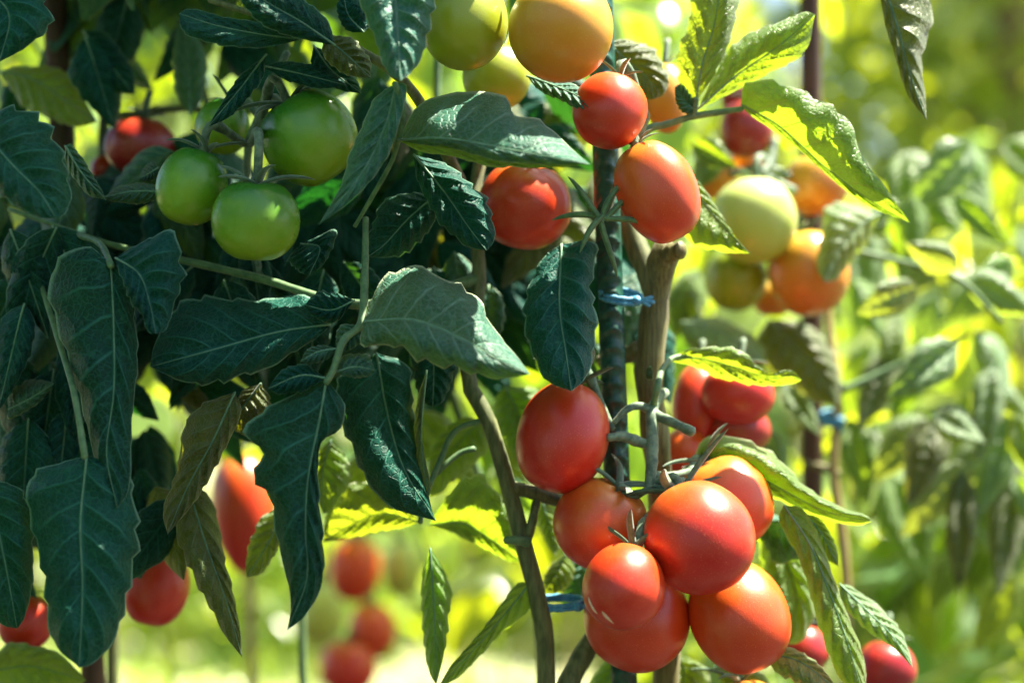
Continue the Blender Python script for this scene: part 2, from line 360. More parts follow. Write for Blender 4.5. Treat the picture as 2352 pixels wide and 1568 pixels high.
# ------------------------------------------------------------------ ground
def ground():
    n = 90; V = []; F = []; ext = 60
    def g(t): return math.copysign(abs(t) ** 2.4, t) * ext
    for i in range(n + 1):
        for j in range(n + 1):
            x = g(2 * i / n - 1); y = g(2 * j / n - 1) + 4
            V.append(Vector((x, y, 0.04 * noise.noise(Vector((x * .8, y * .8, 0))) + 0.012 * noise.noise(Vector((x * 5, y * 5, 3))))))
    for i in range(n):
        for j in range(n):
            a = i * (n + 1) + j; F.append((a, a + n + 1, a + n + 2, a + 1))
    tag(mesh_obj("ground", V, F, M_soil, origin=(0, 0, 0)), kind="structure")
ground()

def leaflet_verts(V, U, F, base, dirv, nrm, ln, wd, droop, nv=6, nu=2, fold=0.25):
    dirv = dirv.normalized(); side = dirv.cross(nrm).normalized(); up = side.cross(dirv).normalized(); b0 = len(V); nc = 2 * nu + 1
    for i in range(nv + 1):
        v = i / nv; hw = wd * (math.sin(math.pi * min(1, v * 0.94 + .03)) ** 0.75) * (1.15 - .45 * v) * (1 + .10 * math.cos(v * 24))
        c = base + dirv * (ln * v) - Vector((0, 0, 1)) * droop * ln * v * v
        for j in range(-nu, nu + 1):
            a = j / nu
            V.append(c + side * hw * a + up * (fold * hw * abs(a) - .6 * fold * hw * a * a)); U.append((.5 + .5 * a, v))
    for i in range(nv):
        for j in range(nc - 1):
            q = b0 + i * nc + j; F.append((q, q + 1, q + nc + 1, q + nc))
def compound_mesh(name, seed, L, mat, scale=1.0):
    """a whole tomato leaf: stalk along +X with paired leaflets"""
    rng = random.Random(seed); V = []; U = []; F = []
    pts = [Vector((L * t, 0.012 * math.sin(5 * t + seed), L * (0.25 * t - 0.62 * t * t))) for t in [i / 12 for i in range(13)]]
    Vt, Ft = tube_data(pts, [0.0028 * (1 - .6 * i / 12) for i in range(13)], 5)
    V += Vt; U += [(.5, .5)] * len(Vt); F += Ft
    for t in (0.32, 0.5, 0.68, 0.86):
        i = int(t * 12); p = pts[i]; tg = (pts[i + 1] - pts[i - 1]).normalized()
        for s in (-1, 1):
            d = (tg * rng.uniform(.2, .7) + Vector((0, s, 0)) + Vector((0, 0, rng.uniform(-.5, .15))))
            ln = L * rng.uniform(.26, .42) * (1.15 if t < .8 else .9)
            leaflet_verts(V, U, F, p, d, Vector((rng.uniform(-.4, .4), rng.uniform(-.4, .4), 1)), ln, ln * rng.uniform(.24, .32), rng.uniform(.2, .7), fold=rng.uniform(-.5, .5))
    ln = L * .48; leaflet_verts(V, U, F, pts[-1], pts[-1] - pts[-2], Vector((0, .2, 1)), ln, ln * .3, .3)
    me = bpy.data.meshes.new(name); me.from_pydata([tuple(v) for v in V], [], F)
    ul = me.uv_layers.new(name="UVMap"); ul.data.foreach_set("uv", [c for p in me.polygons for vi in p.vertices for c in U[vi]])
    me.polygons.foreach_set("use_smooth", [True] * len(F)); me.materials.append(mat); me.update()
    return me
CM = [compound_mesh("leaf", s, 0.26, LB if s % 3 else LBD) for s in range(6)]
CMD = [compound_mesh("leaf", s + 20, 0.26, LBD if s % 3 else LM) for s in range(4)]
brng = random.Random(11)
def bg_plant(label, x, y, h, z0, nleaf, meshes, size=1.0, group="blurred tomato plants behind", lean=0.0, stem_mat=M_tan, yaw=None):
    root = empty("tomato_plant", (x, y, 0), label, "tomato plant", group)
    pts = crom([Vector((x, y, 0)), Vector((x + lean * .3 + .02, y, h * .35)), Vector((x + lean * .6 - .015, y + .01, h * .7)), Vector((x + lean, y, h))], 24)
    Vt, Ft = tube_data(pts, [0.009 * (1 - .7 * i / 24) for i in range(25)], 8)
    mesh_obj("main_stem", Vt, Ft, stem_mat, root, origin=pts[0])
    for k in range(nleaf):
        t = (z0 + (h - z0) * (k + brng.random()) / nleaf) / h
        p = pts[min(24, int(t * 24))]
        o = bpy.data.objects.new("leaf", brng.choice(meshes)); C.objects.link(o); o.parent = root
        o.location = Vector((p.x, p.y, t * h)) - root.location
        a = k * 2.4 + brng.uniform(-.5, .5) if yaw is None else R(brng.uniform(*yaw))
        o.rotation_euler = (brng.uniform(-.4, .4), brng.uniform(-.35, .5), a)
        s = size * brng.uniform(.75, 1.2) * (1 - .35 * max(0, t - .75) / .25); o.scale = (s, s, s)
    return root
BP = [
 ("blurred sunlit tomato plant at the right edge of the photo with hanging leaves", 0.57, 1.55, 1.36, 0.45, 20, CM, 1.0),
 ("blurred yellow-green tomato plant behind the pale tomato cluster", 0.30, 1.95, 1.7, 0.6, 18, CM, 1.0),
 ("blurred tomato plant in the far right background, bright at its top", 0.95, 2.3, 1.35, 0.3, 24, CM, 1.1),
 ("blurred tomato plant seen through the gap between the two front stems", 0.12, 2.2, 1.95, 0.7, 18, CM, 1.05),
 ("backlit tomato plant behind the four green tomatoes", -0.34, 1.75, 1.9, 1.0, 20, CM, 1.0),
 ("backlit tomato plant at the upper left corner behind the dark stake", -0.66, 1.9, 1.9, 0.95, 20, CM, 1.0),
 ("blurred tomato plant behind the yellow fruit at the top centre", -0.1, 2.6, 2.1, 1.05, 20, CM, 1.1),
 ("distant tomato plant low behind the right hand stake", 0.62, 3.1, 1.7, 0.2, 26, CM, 1.2),
 ("distant tomato plant at the far right beside the added brown trunk", 1.12, 3.3, 1.6, 0.2, 26, CM, 1.2),
 ("distant sunlit tomato plant behind the red cluster low on the left", -0.5, 3.6, 1.9, 0.9, 20, CM, 1.3),
 ("distant sunlit tomato plant at the far left of the back row", -1.2, 3.5, 2.0, 0.7, 22, CM, 1.3),
 ("distant tomato plant in the middle of the back row", 0.15, 3.9, 2.1, 0.8, 24, CM, 1.3),
]
BPR = [bg_plant(*a) for a in BP]

# unseen plants added beside and behind the camera to block sky light
bg_plant("dense dark tomato plant added for shade outside the left edge of the photo", -0.80, .62, 1.9, 0.5, 34, CMD, 1.1, "tomato plants in front")
bg_plant("dense dark tomato plant added for shade left of the photographer", -0.85, .10, 1.95, 0.5, 34, CMD, 1.1, "tomato plants in front")
bg_plant("dense tomato plant added for shade behind the left shoulder of the photographer", -0.6, -.6, 1.95, 0.5, 30, CMD, 1.1, "tomato plants in front")
bg_plant("dark leafy tomato plant added for shade nearest the left edge, outside the photo", -0.52, .36, 1.75, 0.6, 26, CMD, .8, "tomato plants in front")
bg_plant("tomato plant added to block sky right behind the photographer", 0.0, -.75, 2.05, 0.4, 34, CMD, 1.2, "tomato plants in front")
bg_plant("tomato plant added to block sky behind the right shoulder of the photographer", 0.6, -.7, 1.95, 0.4, 34, CMD, 1.2, "tomato plants in front")
bg_plant("added shading tomato plant at the far end of the row behind the photographer", 1.2, -.6, 1.9, 0.4, 30, CMD, 1.2, "tomato plants in front")
# low sunlit crop behind, and shrubs and trees closing the view
def scatter_foliage(name, centre, rad, n, ln, mat, parent, seed, kind=None, top=1.0):
    rng = random.Random(seed); V = []; U = []; F = []
    for _ in range(n):
        while True:
            p = Vector((rng.uniform(-1, 1), rng.uniform(-1, 1), rng.uniform(-1, 1)))
            if .25 < p.length < 1 + .25 * noise.noise(p * 2.2 + Vector((seed, 0, 0))): break
        if noise.noise(p * 3.1 + Vector((0, seed, 0))) < -.22: continue
        c = Vector(centre) + Vector((p.x * rad[0], p.y * rad[1], p.z * rad[2]))
        d = Vector((rng.uniform(-1, 1), rng.uniform(-1, 1), rng.uniform(-.8, .4))).normalized()
        l_ = ln * rng.uniform(.6, 1.3)
        leaflet_verts(V, U, F, c, d, Vector((rng.uniform(-.6, .6), rng.uniform(-.6, .6), 1)), l_, l_ * .3, .3, nv=3, nu=1)
    o = mesh_obj(name, V, F, mat, parent, origin=centre, uvs=U)
    if kind: o['kind'] = kind
    return o
srng = random.Random(5)
low = [(-1.35, 5.4), (-.75, 5.0), (-.15, 5.5), (.45, 5.1), (1.05, 5.6), (1.65, 5.2), (-1.9, 6.3), (-1.0, 6.6), (0, 6.8), (1.0, 6.7), (2.0, 6.5)]
lowl = ["low sunlit crop plant, leftmost of the nearer low row", "low sunlit crop plant below the left green leaves", "low sunlit crop plant between the stems low in the middle", "low sunlit crop plant right of the front red cluster", "low sunlit crop plant below the right hand stake", "low crop plant at the lower right corner of the photo",
        "low crop plant, leftmost of the farther low row", "low crop plant second from the left in the farther low row", "low crop plant in the middle of the farther low row", "low crop plant second from the right in the farther low row", "low crop plant at the right end of the farther low row"]
for i, ((x, y), lb) in enumerate(zip(low, lowl)):
    r = empty("crop_plant", (x, y, 0), lb, "plant", "low crop rows beyond the tomatoes")
    Vt, Ft = tube_data([Vector((x, y, 0)), Vector((x + .02, y, .2)), Vector((x, y, .42))], [.012, .01, .006], 6); mesh_obj("main_stem", Vt, Ft, M_stem, r, origin=(x, y, 0))
    scatter_foliage("foliage", (x, y, .28), (.46, .40, .30), 480, .11, LB, r, i)
def grass():
    rng = random.Random(77); V = []; F = []; U = []
    for _ in range(9000):
        y = rng.uniform(3.9, 9.5); x = rng.uniform(-.5, .5) * y
        if noise.noise(Vector((x * 1.6, y * 1.6, 4))) < -.12: continue
        a = rng.uniform(0, 6.28); h = rng.uniform(.05, .17); w_ = .006 + .004 * rng.random(); b0 = len(V); dx, dy = math.cos(a), math.sin(a)
        for t in (0, .5, 1):
            c = Vector((x + dx * h * .7 * t * t, y + dy * h * .7 * t * t, .02 + h * t * (1 - .2 * t))); s_ = Vector((-dy, dx, 0)) * w_ * (1 - t * .95)
            V += [c - s_, c + s_]; U += [(.25, t), (.75, t)]
        F += [(b0, b0 + 1, b0 + 3, b0 + 2), (b0 + 2, b0 + 3, b0 + 5, b0 + 4)]
    tag(mesh_obj("grass", V, F, LB, origin=(0, 6, 0), uvs=U), "low grass on the sunlit path beyond the tomato rows", "grass", kind="stuff")
grass()
hed = [(-2.6, 8.6, 2.2), (-1.2, 9.2, 2.1), (.1, 8.8, 2.4), (1.4, 9.4, 2.6), (2.9, 8.8, 1.9), (1.95, 6.7, 2.3)]
hl = ["far hedge shrub at the left edge of the view", "far hedge shrub behind the left crop plants", "far hedge shrub in the middle of the view", "far hedge shrub right of the middle, partly in shade", "far hedge shrub at the right edge under the trees", "tall shrub in front of the added brown trunk at the upper right"]
for i, ((x, y, h), lb) in enumerate(zip(hed, hl)):
    r = empty("shrub", (x, y, 0), lb, "shrub", "shrubs of the far hedge")
    Vt, Ft = tube_data([Vector((x, y, 0)), Vector((x + .05, y, .5)), Vector((x, y, h))], [.04, .03, .012], 6); mesh_obj("trunk", Vt, Ft, M_bark, r, origin=(x, y, 0))
    scatter_foliage("crown", (x, y, h * .62), (1.0, .8, h * .68), 1600, .2, LB, r, 40 + i)
tr_ = [(2.62, 7.4, .30, "added tree whose thick brown trunk stands in for warm flare at upper right"), (-3.4, 13, .2, "far tree at the left beyond the hedge"), (0.4, 15, .2, "far tree in the middle beyond the hedge"), (4.6, 13, .22, "far tree at the right beyond the hedge")]  # first tree is added: its brown trunk stands in for warm flare
for i, (x, y, rd, lb) in enumerate(tr_):
    r = empty("tree", (x, y, 0), lb, "tree", "trees beyond the tomato rows")
    pts = crom([Vector((x, y, 0)), Vector((x + .05, y, 1.3)), Vector((x - .04, y, 2.6)), Vector((x + .1, y, 4.2))], 14)
    Vt, Ft = tube_data(pts, [rd * (1.25 if k == 0 else 1) * (1 - .4 * k / 14) for k in range(15)], 14); mesh_obj("trunk", Vt, Ft, M_bark, r, origin=pts[0])
    scatter_foliage("crown", (x + .1, y, 4.5 if i == 0 else 3.9), (1.2, 1.2, 1.0) if i == 0 else (2.0, 1.8, 1.7), 900 if i == 0 else 2000, .34, LH if i == 0 else LB, r, 70 + i)

# ------------------------------------------------------------------ the front plants
PL = empty("tomato_plant", P(1255, 1700, .88) * Vector((1, 1, 0)) if False else Vector((P(1250, 1568, .88).x, .90, 0)), "dark leafy tomato plant on the left carrying the green tomatoes", "tomato plant", "tomato plants in front")
PR = empty("tomato_plant", Vector((P(1520, 1568, .90).x, .91, 0)), "tomato plant with thick brown stem tied to the ribbed stake, right of centre", "tomato plant", "tomato plants in front")
PM = empty("tomato_plant", Vector((P(1925, 1100, 1.17).x, 1.18, 0)), "tomato plant with pale and orange fruit on thin tan stem, right of centre", "tomato plant", "tomato plants in front")
PB = empty("tomato_plant", Vector((-.17, 1.12, 0)), "shaded tomato plant just behind the green tomatoes on the left", "tomato plant", "tomato plants in front")

# stems of the left plant
stem("main_stem", [(1085, 480, .90), (1100, 640, .895), (1075, 860, .88), (1120, 960, .875), (1160, 1090, .875), (1205, 1260, .875), (1238, 1390, .875), (1255, 1580, .88), (1250, 2400, .89), (1240, 4250, .90)],
     [16, 18, 24, 27, 28, 28, 28, 29, 30, 32], M_stem, PL, seg=90, sides=14, lump=.05)
stem("branch", [(1170, 1120, .875), (1225, 1130, .88), (1290, 1150, .89), (1400, 1165, .90)], 17, M_stem, PL)
stem("branch", [(1205, 1260, .877), (1222, 1200, .872), (1232, 1150, .88), (1245, 1090, .89)], [12, 11, 10, 8], M_stem, PL)
stem("branch", [(1160, 1240, .868), (1185, 1240, .866), (1215, 1245, .87)], [9, 12, 12], M_pet, PL)
stem("branch", [(1255, 1700, .885), (1310, 1560, .89), (1370, 1450, .90), (1410, 1380, .91)], [28, 28, 26, 22], M_stem, PL)
stem("branch", [(1100, 640, .895), (840, 700, .85), (600, 640, .86), (430, 600, .87), (250, 560, .88), (20, 480, .9)], [13, 9, 8, 7, 6, 5], M_pet, PL, seg=40)
stem("branch", [(1085, 480, .90), (1000, 300, .87), (930, 190, .85), (830, 120, .84), (700, 70, .85), (480, 0, .86)], [16, 13, 10, 9, 8, 6], M_stem, PL, seg=40)
stem("branch", [(1085, 480, .90), (1120, 250, .92), (1150, 0, .93), (1130, -300, .95)], [16, 15, 14, 10], M_stem, PL, seg=30)
stem("petiole", [(840, 500, .83), (838, 620, .82), (830, 740, .80), (790, 780, .79), (765, 850, .785), (748, 880, .782)], [7, 9, 10, 9, 8, 7], M_pet, PL, seg=30)
stem("petiole", [(905, 190, .785), (925, 240, .79), (920, 300, .80), (900, 370, .81), (850, 460, .82), (815, 520, .83)], [7, 7, 6, 6, 5, 5], M_pet, PL, seg=30)
stem("petiole", [(255, 610, .80), (230, 560, .84), (180, 540, .87)], [8, 8, 7], M_pet, PL)
stem("petiole", [(195, 1050, .77), (170, 900, .79), (140, 800, .82), (90, 640, .87)], [8, 8, 8, 7], M_pet, PL)
stem("petiole", [(980, 1130, .86), (1010, 1060, .87), (1045, 990, .875), (1120, 960, .875)], [7, 7, 7, 7], M_pet, PL)
stem("petiole", [(965, 1200, .87), (985, 1110, .875), (1050, 1045, .88), (1090, 1030, .88)], [6, 6, 6, 7], M_pet, PL)

# stems of the right plant
stem("main_stem", [(1535, 568, .893), (1520, 600, .895), (1508, 680, .90), (1497, 780, .90), (1490, 860, .90), (1500, 960, .90), (1515, 1100, .905), (1525, 1300, .91), (1530, 1700, .91), (1530, 4240, .91)],
     [34, 31, 29, 28, 27, 27, 27, 28, 30, 34], M_wood, PR, seg=90, sides=16, lump=.12)
stem("branch", [(1520, 600, .89), (1545, 578, .885), (1568, 574, .88)], [24, 24, 20], M_wood, PR, lump=.2)
stem("branch", [(1470, 800, .9), (1440, 815, .91), (1380, 830, .93)], [22, 20, 16], M_wood, PR)
stem("branch", [(1508, 680, .905), (1440, 500, .92), (1400, 300, .93), (1380, 60, .94), (1370, -300, .95)], [28, 22, 20, 18, 14], M_stem, PR, seg=40)
tr1 = stem("truss", [(1528, 900, .885), (1500, 935, .87), (1498, 1000, .858), (1497, 1060, .85), (1490, 1125, .845)], [11, 15, 14, 14, 11], M_truss, PR, seg=30)
stem("truss", [(1408, 972, .858), (1440, 940, .86), (1470, 932, .865), (1500, 945, .87)], [6, 8, 10, 12], M_truss, PR)
stem("truss", [(1500, 950, .868), (1540, 968, .858), (1592, 992, .85)], [13, 11, 12], M_truss, PR)
stem("truss", [(1395, 1005, .845), (1430, 1002, .85), (1478, 1018, .856), (1498, 1020, .86)], [9, 14, 11, 11], M_truss, PR)
stem("truss", [(1490, 1122, .845), (1455, 1140, .842), (1430, 1130, .842)], [9, 8, 6], M_truss, PR)
stem("truss", [(1500, 1090, .85), (1540, 1092, .86), (1585, 1082, .87)], [10, 10, 9], M_truss, PR)
stem("truss", [(1490, 1125, .845), (1530, 1125, .845), (1570, 1100, .855)], [8, 8, 7], M_truss, PR)
stem("petiole", [(1500, 935, .87), (1510, 890, .862), (1520, 850, .875), (1545, 822, .892), (1590, 815, .898)], [9, 8, 7, 6, 5], M_pet, PR, seg=24)
stem("petiole", [(1460, 330, .87), (1490, 296, .874), (1530, 286, .877), (1590, 268, .879), (1650, 258, .881), (1705, 250, .884)], [10, 9, 8, 8, 8, 7], M_pet, PR, seg=30)
stem("petiole", [(1592, 268, .879), (1596, 245, .878), (1598, 225, .877)], [7, 8, 7], M_pet, PR)
stem("truss", [(1395, 505, .872), (1400, 470, .872), (1430, 390, .87), (1460, 330, .86), (1485, 270, .86)], [8, 8, 9, 9, 8], M_truss, PR, seg=24)

# ------------------------------------------------------------------ stakes and ties
def stake(name, label, x0, x1, d, r, mat, ribs, top, group="stakes"):
    b = P(x1, 1568, d); t = P(x0, 0, d); dirv = (t - b); k0 = b - dirv * (b.z / dirv.z); k1 = b + dirv * ((top - b.z) / dirv.z)
    n = 900 if ribs else 60; rad = r * PX * d
    pts = [k0.lerp(k1, i / n) for i in range(n + 1)]; L = (k1 - k0).length
    def rb(i, th):
        s = (L * i / n) / 0.0112 + math.sin(th) * .5
        f = abs((s % 1) - .5) * 2
        g = max(0.0, 1 - f / .55); g = g * g * (3 - 2 * g)
        lng = math.exp(-((math.cos(th) - 1) / .03) ** 2) + math.exp(-((math.cos(th) + 1) / .03) ** 2)
        return .76 + .30 * max(g * min(1, abs(math.sin(th)) * 2.5), min(1, lng))
    V, F = tube_data(pts, [rad] * (n + 1), 28 if ribs else 12, rb if ribs else None)
    o = mesh_obj(name, V, F, mat, origin=k0); return tag(o, label, "stake", group)
stake("metal_stake", "ribbed dark green metal stake beside the thick brown stem", 1378, 1434, .885, 28, M_rebar, True, 1.75)
stake("wooden_stake", "dark brown stake behind the orange and pale tomatoes on the right", 1862, 1868, 1.22, 24, M_brown, False, 1.9)
stake("wooden_stake", "dark stake in the shade of the upper left corner", 125, 215, 1.02, 28, M_brown, False, 1.8)
def tie(label, cx, cy, d, rxp, ryp, tail=True, r=7, tilt=0.0, tails=((30, -12), (34, 16))):
    k = PX * d; c = P(cx, cy, d)
    root = empty("plant_tie", c, label, "tie", "blue twine ties")
    for q in range(2):
        pts = [c + Vector((math.cos(a) * rxp * k, math.sin(a) * (rxp * .62) * k, math.sin(a) * ryp * k + math.cos(a) * tilt * k + q * r * 1.3 * k)) for a in [i / 40 * 2 * math.pi for i in range(41)]]
        V, F = tube_data(pts, [r * k * .75 * (1 + .15 * math.sin(i * 2.1)) for i in range(41)], 8); mesh_obj("loop", V, F, M_tie, root, origin=pts[0])
    kp = c + Vector((rxp * .75 * k, -rxp * .5 * k, tilt * k)); V, F = tube_data([kp + Vector((-9 * k, 0, 2 * k)), kp, kp + Vector((9 * k, -3 * k, -3 * k))], [9 * k, 13 * k, 9 * k], 10)
    mesh_obj("knot", V, F, M_tie, root, origin=kp)
    for (a, b) in tails:
        pts = crom([kp, kp + Vector((a * .5 * k, -4 * k, -b * .3 * k)), kp + Vector((a * k, -2 * k, -b * k))], 8)
        V, F = tube_data(pts, [5 * k] * 9, 8); mesh_obj("loose_end", V, F, M_tie, root, origin=kp)
tie("blue twine tied round the ribbed stake and the brown stem", 1425, 685, .885, 46, 12, r=8, tilt=-6, tails=((36, -8), (30, 12), (40, 4)))
tie("dark blue twine round the left stem beside the front red cluster", 1280, 1388, .885, 60, 5, r=7, tilt=2, tails=((46, -4), (40, 6)))
tie("small blue tie on the tan stem behind the right leaves", 1908, 965, 1.17, 22, 10, r=8, tails=((4, 26),))

# ------------------------------------------------------------------ tomatoes
G1 = "red tomatoes of the front cluster"
tomato("red egg-shaped tomato at the top left of the front cluster, under a leaf tip", 1293, 1003, 106, 133, .855, FR, (.25, .25, 1), G1, stalk=(1405, 985, .858), dent=.05, lobes=.012, egg=-.02)
tomato("orange-red tomato with a hollow top under the stalks, left side of the front cluster", 1380, 1203, 109, 106, .85, FV, (.5, -.25, 1), G1, stalk=(1440, 1128, .842), dent=.14, lobes=.03)
tomato("large red tomato in the middle of the front cluster, nearest and fullest", 1605, 1233, 127, 131, .815, FV, (-.35, .7, 1), G1, stalk=(1500, 1110, .85), dent=.10, lobes=.012)
tomato("red tomato half hidden behind the largest one, at the upper right of the front cluster", 1668, 1155, 107, 110, .875, FV, (-.6, .4, 1), G1, stalk=(1585, 1082, .87), dent=.12)
tomato("smallest red tomato of the front cluster with pale cracks at its lower left", 1432, 1346, 95, 99, .795, FR, (.35, .75, .8), G1, stalk=(1495, 1180, .85), dent=.08, scar=[[(1347, 1345), (1360, 1382), (1390, 1414)], [(1372, 1372), (1386, 1396), (1406, 1420)]])
tomato("dark red tomato below the cracked one, at the bottom of the front cluster", 1462, 1418, 122, 122, .865, FR, (.35, .5, 1), G1, stalk=(1505, 1200, .88), dent=.1)
tomato("red tomato with a pale pink top at the lower right of the front cluster", 1697, 1415, 113, 132, .855, FV, (-.4, .5, 1), G1, stalk=(1530, 1190, .87), dent=.08)
tomato("red tomato only peeking over the bottom edge below the front cluster", 1715, 1650, 90, 90, .90, FV, (-.2, .3, 1), G1, dent=.1)
G2 = "tomatoes ripening on the upper truss"
tomato("round red tomato beside the amber one at the top", 1400, 255, 86, 88, .838, FR, (.3, .3, 1), G2, stalk=(1485, 270, .86), dent=.12)
tomato("red oval tomato against the star-shaped calyx above the sawn brown stem", 1510, 440, 92, 124, .84, FV, (-.45, .1, 1), G2, stalk=(1468, 330, .86), dent=.08, cal=True, sep=.4)
tomato("red-orange tomato shaded under the broad horizontal leaf", 1205, 472, 108, 102, .89, FR, (.2, -.2, 1), G2, dent=.12)
tomato("yellow-green tomato at the top edge beside the amber one", 1066, 50, 100, 113, .825, FY, (0, .4, 1), G2, dent=.1, lobes=.02)
tomato("big amber tomato at the top edge of the photo", 1288, 68, 121, 118, .805, FA, (.1, .5, 1), G2, dent=.1, lobes=.02)
tomato("dull yellow-green tomato hidden below the two fruits at the top edge", 1140, 178, 78, 76, .90, FY, (0, .4, 1), G2, dent=.1)
tomato("orange tomato behind the upright yellow-green leaf", 1530, 225, 50, 85, .97, FO, (0, .2, 1), G2, dent=.1)
G3 = "unripe green tomatoes of the left truss"
tomato("largest green tomato, upper right of the green group", 710, 316, 110, 110, .84, FG, (-.55, -.15, .9), G3, stalk=(600, 300, .87), dent=.2, lobes=.03)
tomato("light green tomato with a notched top, lowest of the green group", 588, 505, 100, 97, .815, FG, (.05, -.1, 1), G3, stalk=(575, 330, .87), dent=.22, lobes=.04)
tomato("green tomato at the left of the green group", 440, 428, 80, 92, .835, FG, (.3, .1, 1), G3, stalk=(560, 330, .87), dent=.1)
tomato("dark green tomato hidden at the back of the green group", 512, 292, 62, 64, .89, FG, (.3, .2, 1), G3, stalk=(590, 260, .88), dent=.12)
stem("truss", [(600, 640, .875), (570, 480, .885), (570, 340, .88), (590, 280, .875), (620, 200, .87), (660, 120, .865)], [8, 9, 10, 10, 9, 8], M_truss, PL, seg=30)
G4 = "red tomatoes hidden in the left foliage"
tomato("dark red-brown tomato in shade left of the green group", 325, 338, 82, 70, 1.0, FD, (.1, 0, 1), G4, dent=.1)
tomato("small red tomato just below the dark red-brown one at the left", 238, 390, 30, 34, 1.04, FR, (.1, 0, 1), G4, dent=.1)
tomato("red tomato cut by a dark leaf low on the left", 360, 1348, 74, 90, .97, FR, (.2, .2, 1), G4, dent=.1)
tomato("red tomato behind the lowest dark leaf in the left corner", 60, 1428, 62, 66, .95, FR, (0, 0, 1), G4, dent=.1)
tomato("red tomato at the left edge between black leaves", 10, 890, 44, 40, 1.0, FR, (0, 0, 1), G4, dent=.1)
tomato("small red tomato glimpsed at the left edge, lower than the other", 30, 1028, 24, 26, 1.0, FV, (0, 0, 1), G4, dent=.1)
tomato("blurred pink-red pointed tomato between the hanging leaves", 562, 1180, 74, 140, 1.35, FV, (-.1, 0, 1), G4, dent=.04, egg=.12)
G5 = "blurred tomatoes low in the left background"
tomato("blurred red tomato at the top of the low background bunch", 815, 1305, 60, 76, 1.95, FR, (0, 0, 1), G5, dent=.1)
tomato("blurred red tomato in the middle of the low background bunch", 855, 1446, 55, 64, 1.91, FR, (0, 0, 1), G5, dent=.1)
tomato("blurred red tomato at the bottom of the low background bunch", 800, 1530, 66, 66, 1.89, FR, (0, 0, 1), G5, dent=.1)
tomato("blurred pale green tomato right of the low red bunch", 925, 1305, 46, 66, 2.02, FP, (0, 0, 1), G5, dent=.1)
tomato("blurred pale yellow tomato left of the low red bunch", 735, 1405, 62, 72, 2.08, FP, (0, 0, 1), G5, dent=.1)
G6 = "tomatoes on the plant right of centre"
tomato("pale green-white tomato in the right bunch", 1731, 506, 98, 101, 1.08, FP, (.1, .2, 1), G6, dent=.1, stalk=(1770, 370, 1.12))
tomato("orange-red tomato behind the pale one, under the big right leaf", 1872, 425, 76, 72, 1.13, FO, (-.2, 0, 1), G6, dent=.1)
tomato("orange tomato peeping out left of the pale one", 1645, 405, 48, 56, 1.14, FO, (.3, 0, 1), G6, dent=.1)
tomato("big orange tomato below right of the pale one, with a grey leaf over it", 1856, 626, 92, 100, 1.1, FO, (-.2, .2, 1), G6, dent=.1)
tomato("small green tomato below the pale one", 1690, 640, 72, 75, 1.13, FY, (.1, .2, 1), G6, dent=.1)
tomato("small orange tomato at the bottom of the right bunch", 1775, 685, 48, 42, 1.16, FO, (0, 0, 1), G6, dent=.1)
tomato("dark red tomato at the top of the right bunch behind the leaf stalk", 1715, 295, 62, 68, 1.12, FD, (0, 0, 1), G6, dent=.1)
tomato("dark red tomato glimpsed above the leaf stalk at the right", 1695, 225, 40, 40, 1.14, FD, (0, 0, 1), G6, dent=.1)
tomato("amber tomato glimpsed between stalks at the top of the right bunch", 1715, 375, 45, 34, 1.16, FO, (0, 0, 1), G6, dent=.1)
G7 = "red tomatoes behind the front cluster"
tomato("red tomato under the curled leaf, right of the brown stem", 1695, 905, 84, 70, .97, FR, (.1, .2, 1), G7, dent=.1)
tomato("red tomato at the left of those under the curled leaf", 1600, 925, 58, 92, 1.0, FR, (.1, .2, 1), G7, dent=.1)
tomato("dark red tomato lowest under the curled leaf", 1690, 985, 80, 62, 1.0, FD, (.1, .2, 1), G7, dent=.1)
tomato("pale red tomato behind the cut stalk of the front truss", 1575, 1040, 56, 60, .99, FV, (.1, .2, 1), G7, dent=.1)
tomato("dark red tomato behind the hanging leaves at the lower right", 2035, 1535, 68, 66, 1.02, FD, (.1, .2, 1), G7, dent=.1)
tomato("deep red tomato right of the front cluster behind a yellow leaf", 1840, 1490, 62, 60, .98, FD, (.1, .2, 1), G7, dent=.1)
G8 = "brownish tomatoes blurred at the far right"
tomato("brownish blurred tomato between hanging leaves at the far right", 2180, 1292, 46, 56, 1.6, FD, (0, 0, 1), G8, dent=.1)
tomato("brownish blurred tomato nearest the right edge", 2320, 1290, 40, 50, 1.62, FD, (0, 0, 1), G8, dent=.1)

# free-standing star calyx left where a fruit has been picked (front of the upper truss)
pk = P(1395, 500, .832); calyx(PR, pk, Vector((-.1, -1, .1)), 0.031, 7, .25, 12, width=.065, mat=M_pet)

stem("truss", [(860, 1080, 2.08), (835, 1190, 1.98), (840, 1290, 1.98), (835, 1390, 1.95), (810, 1500, 1.92)], [7, 7, 7, 6, 5], M_truss, BPR[4], seg=20)
stem("truss", [(835, 1200, 1.98), (900, 1215, 2.02), (925, 1250, 2.03)], [6, 6, 5], M_truss, BPR[4])
stem("truss", [(835, 1200, 1.98), (770, 1270, 2.05), (740, 1340, 2.08)], [6, 6, 5], M_truss, BPR[4])
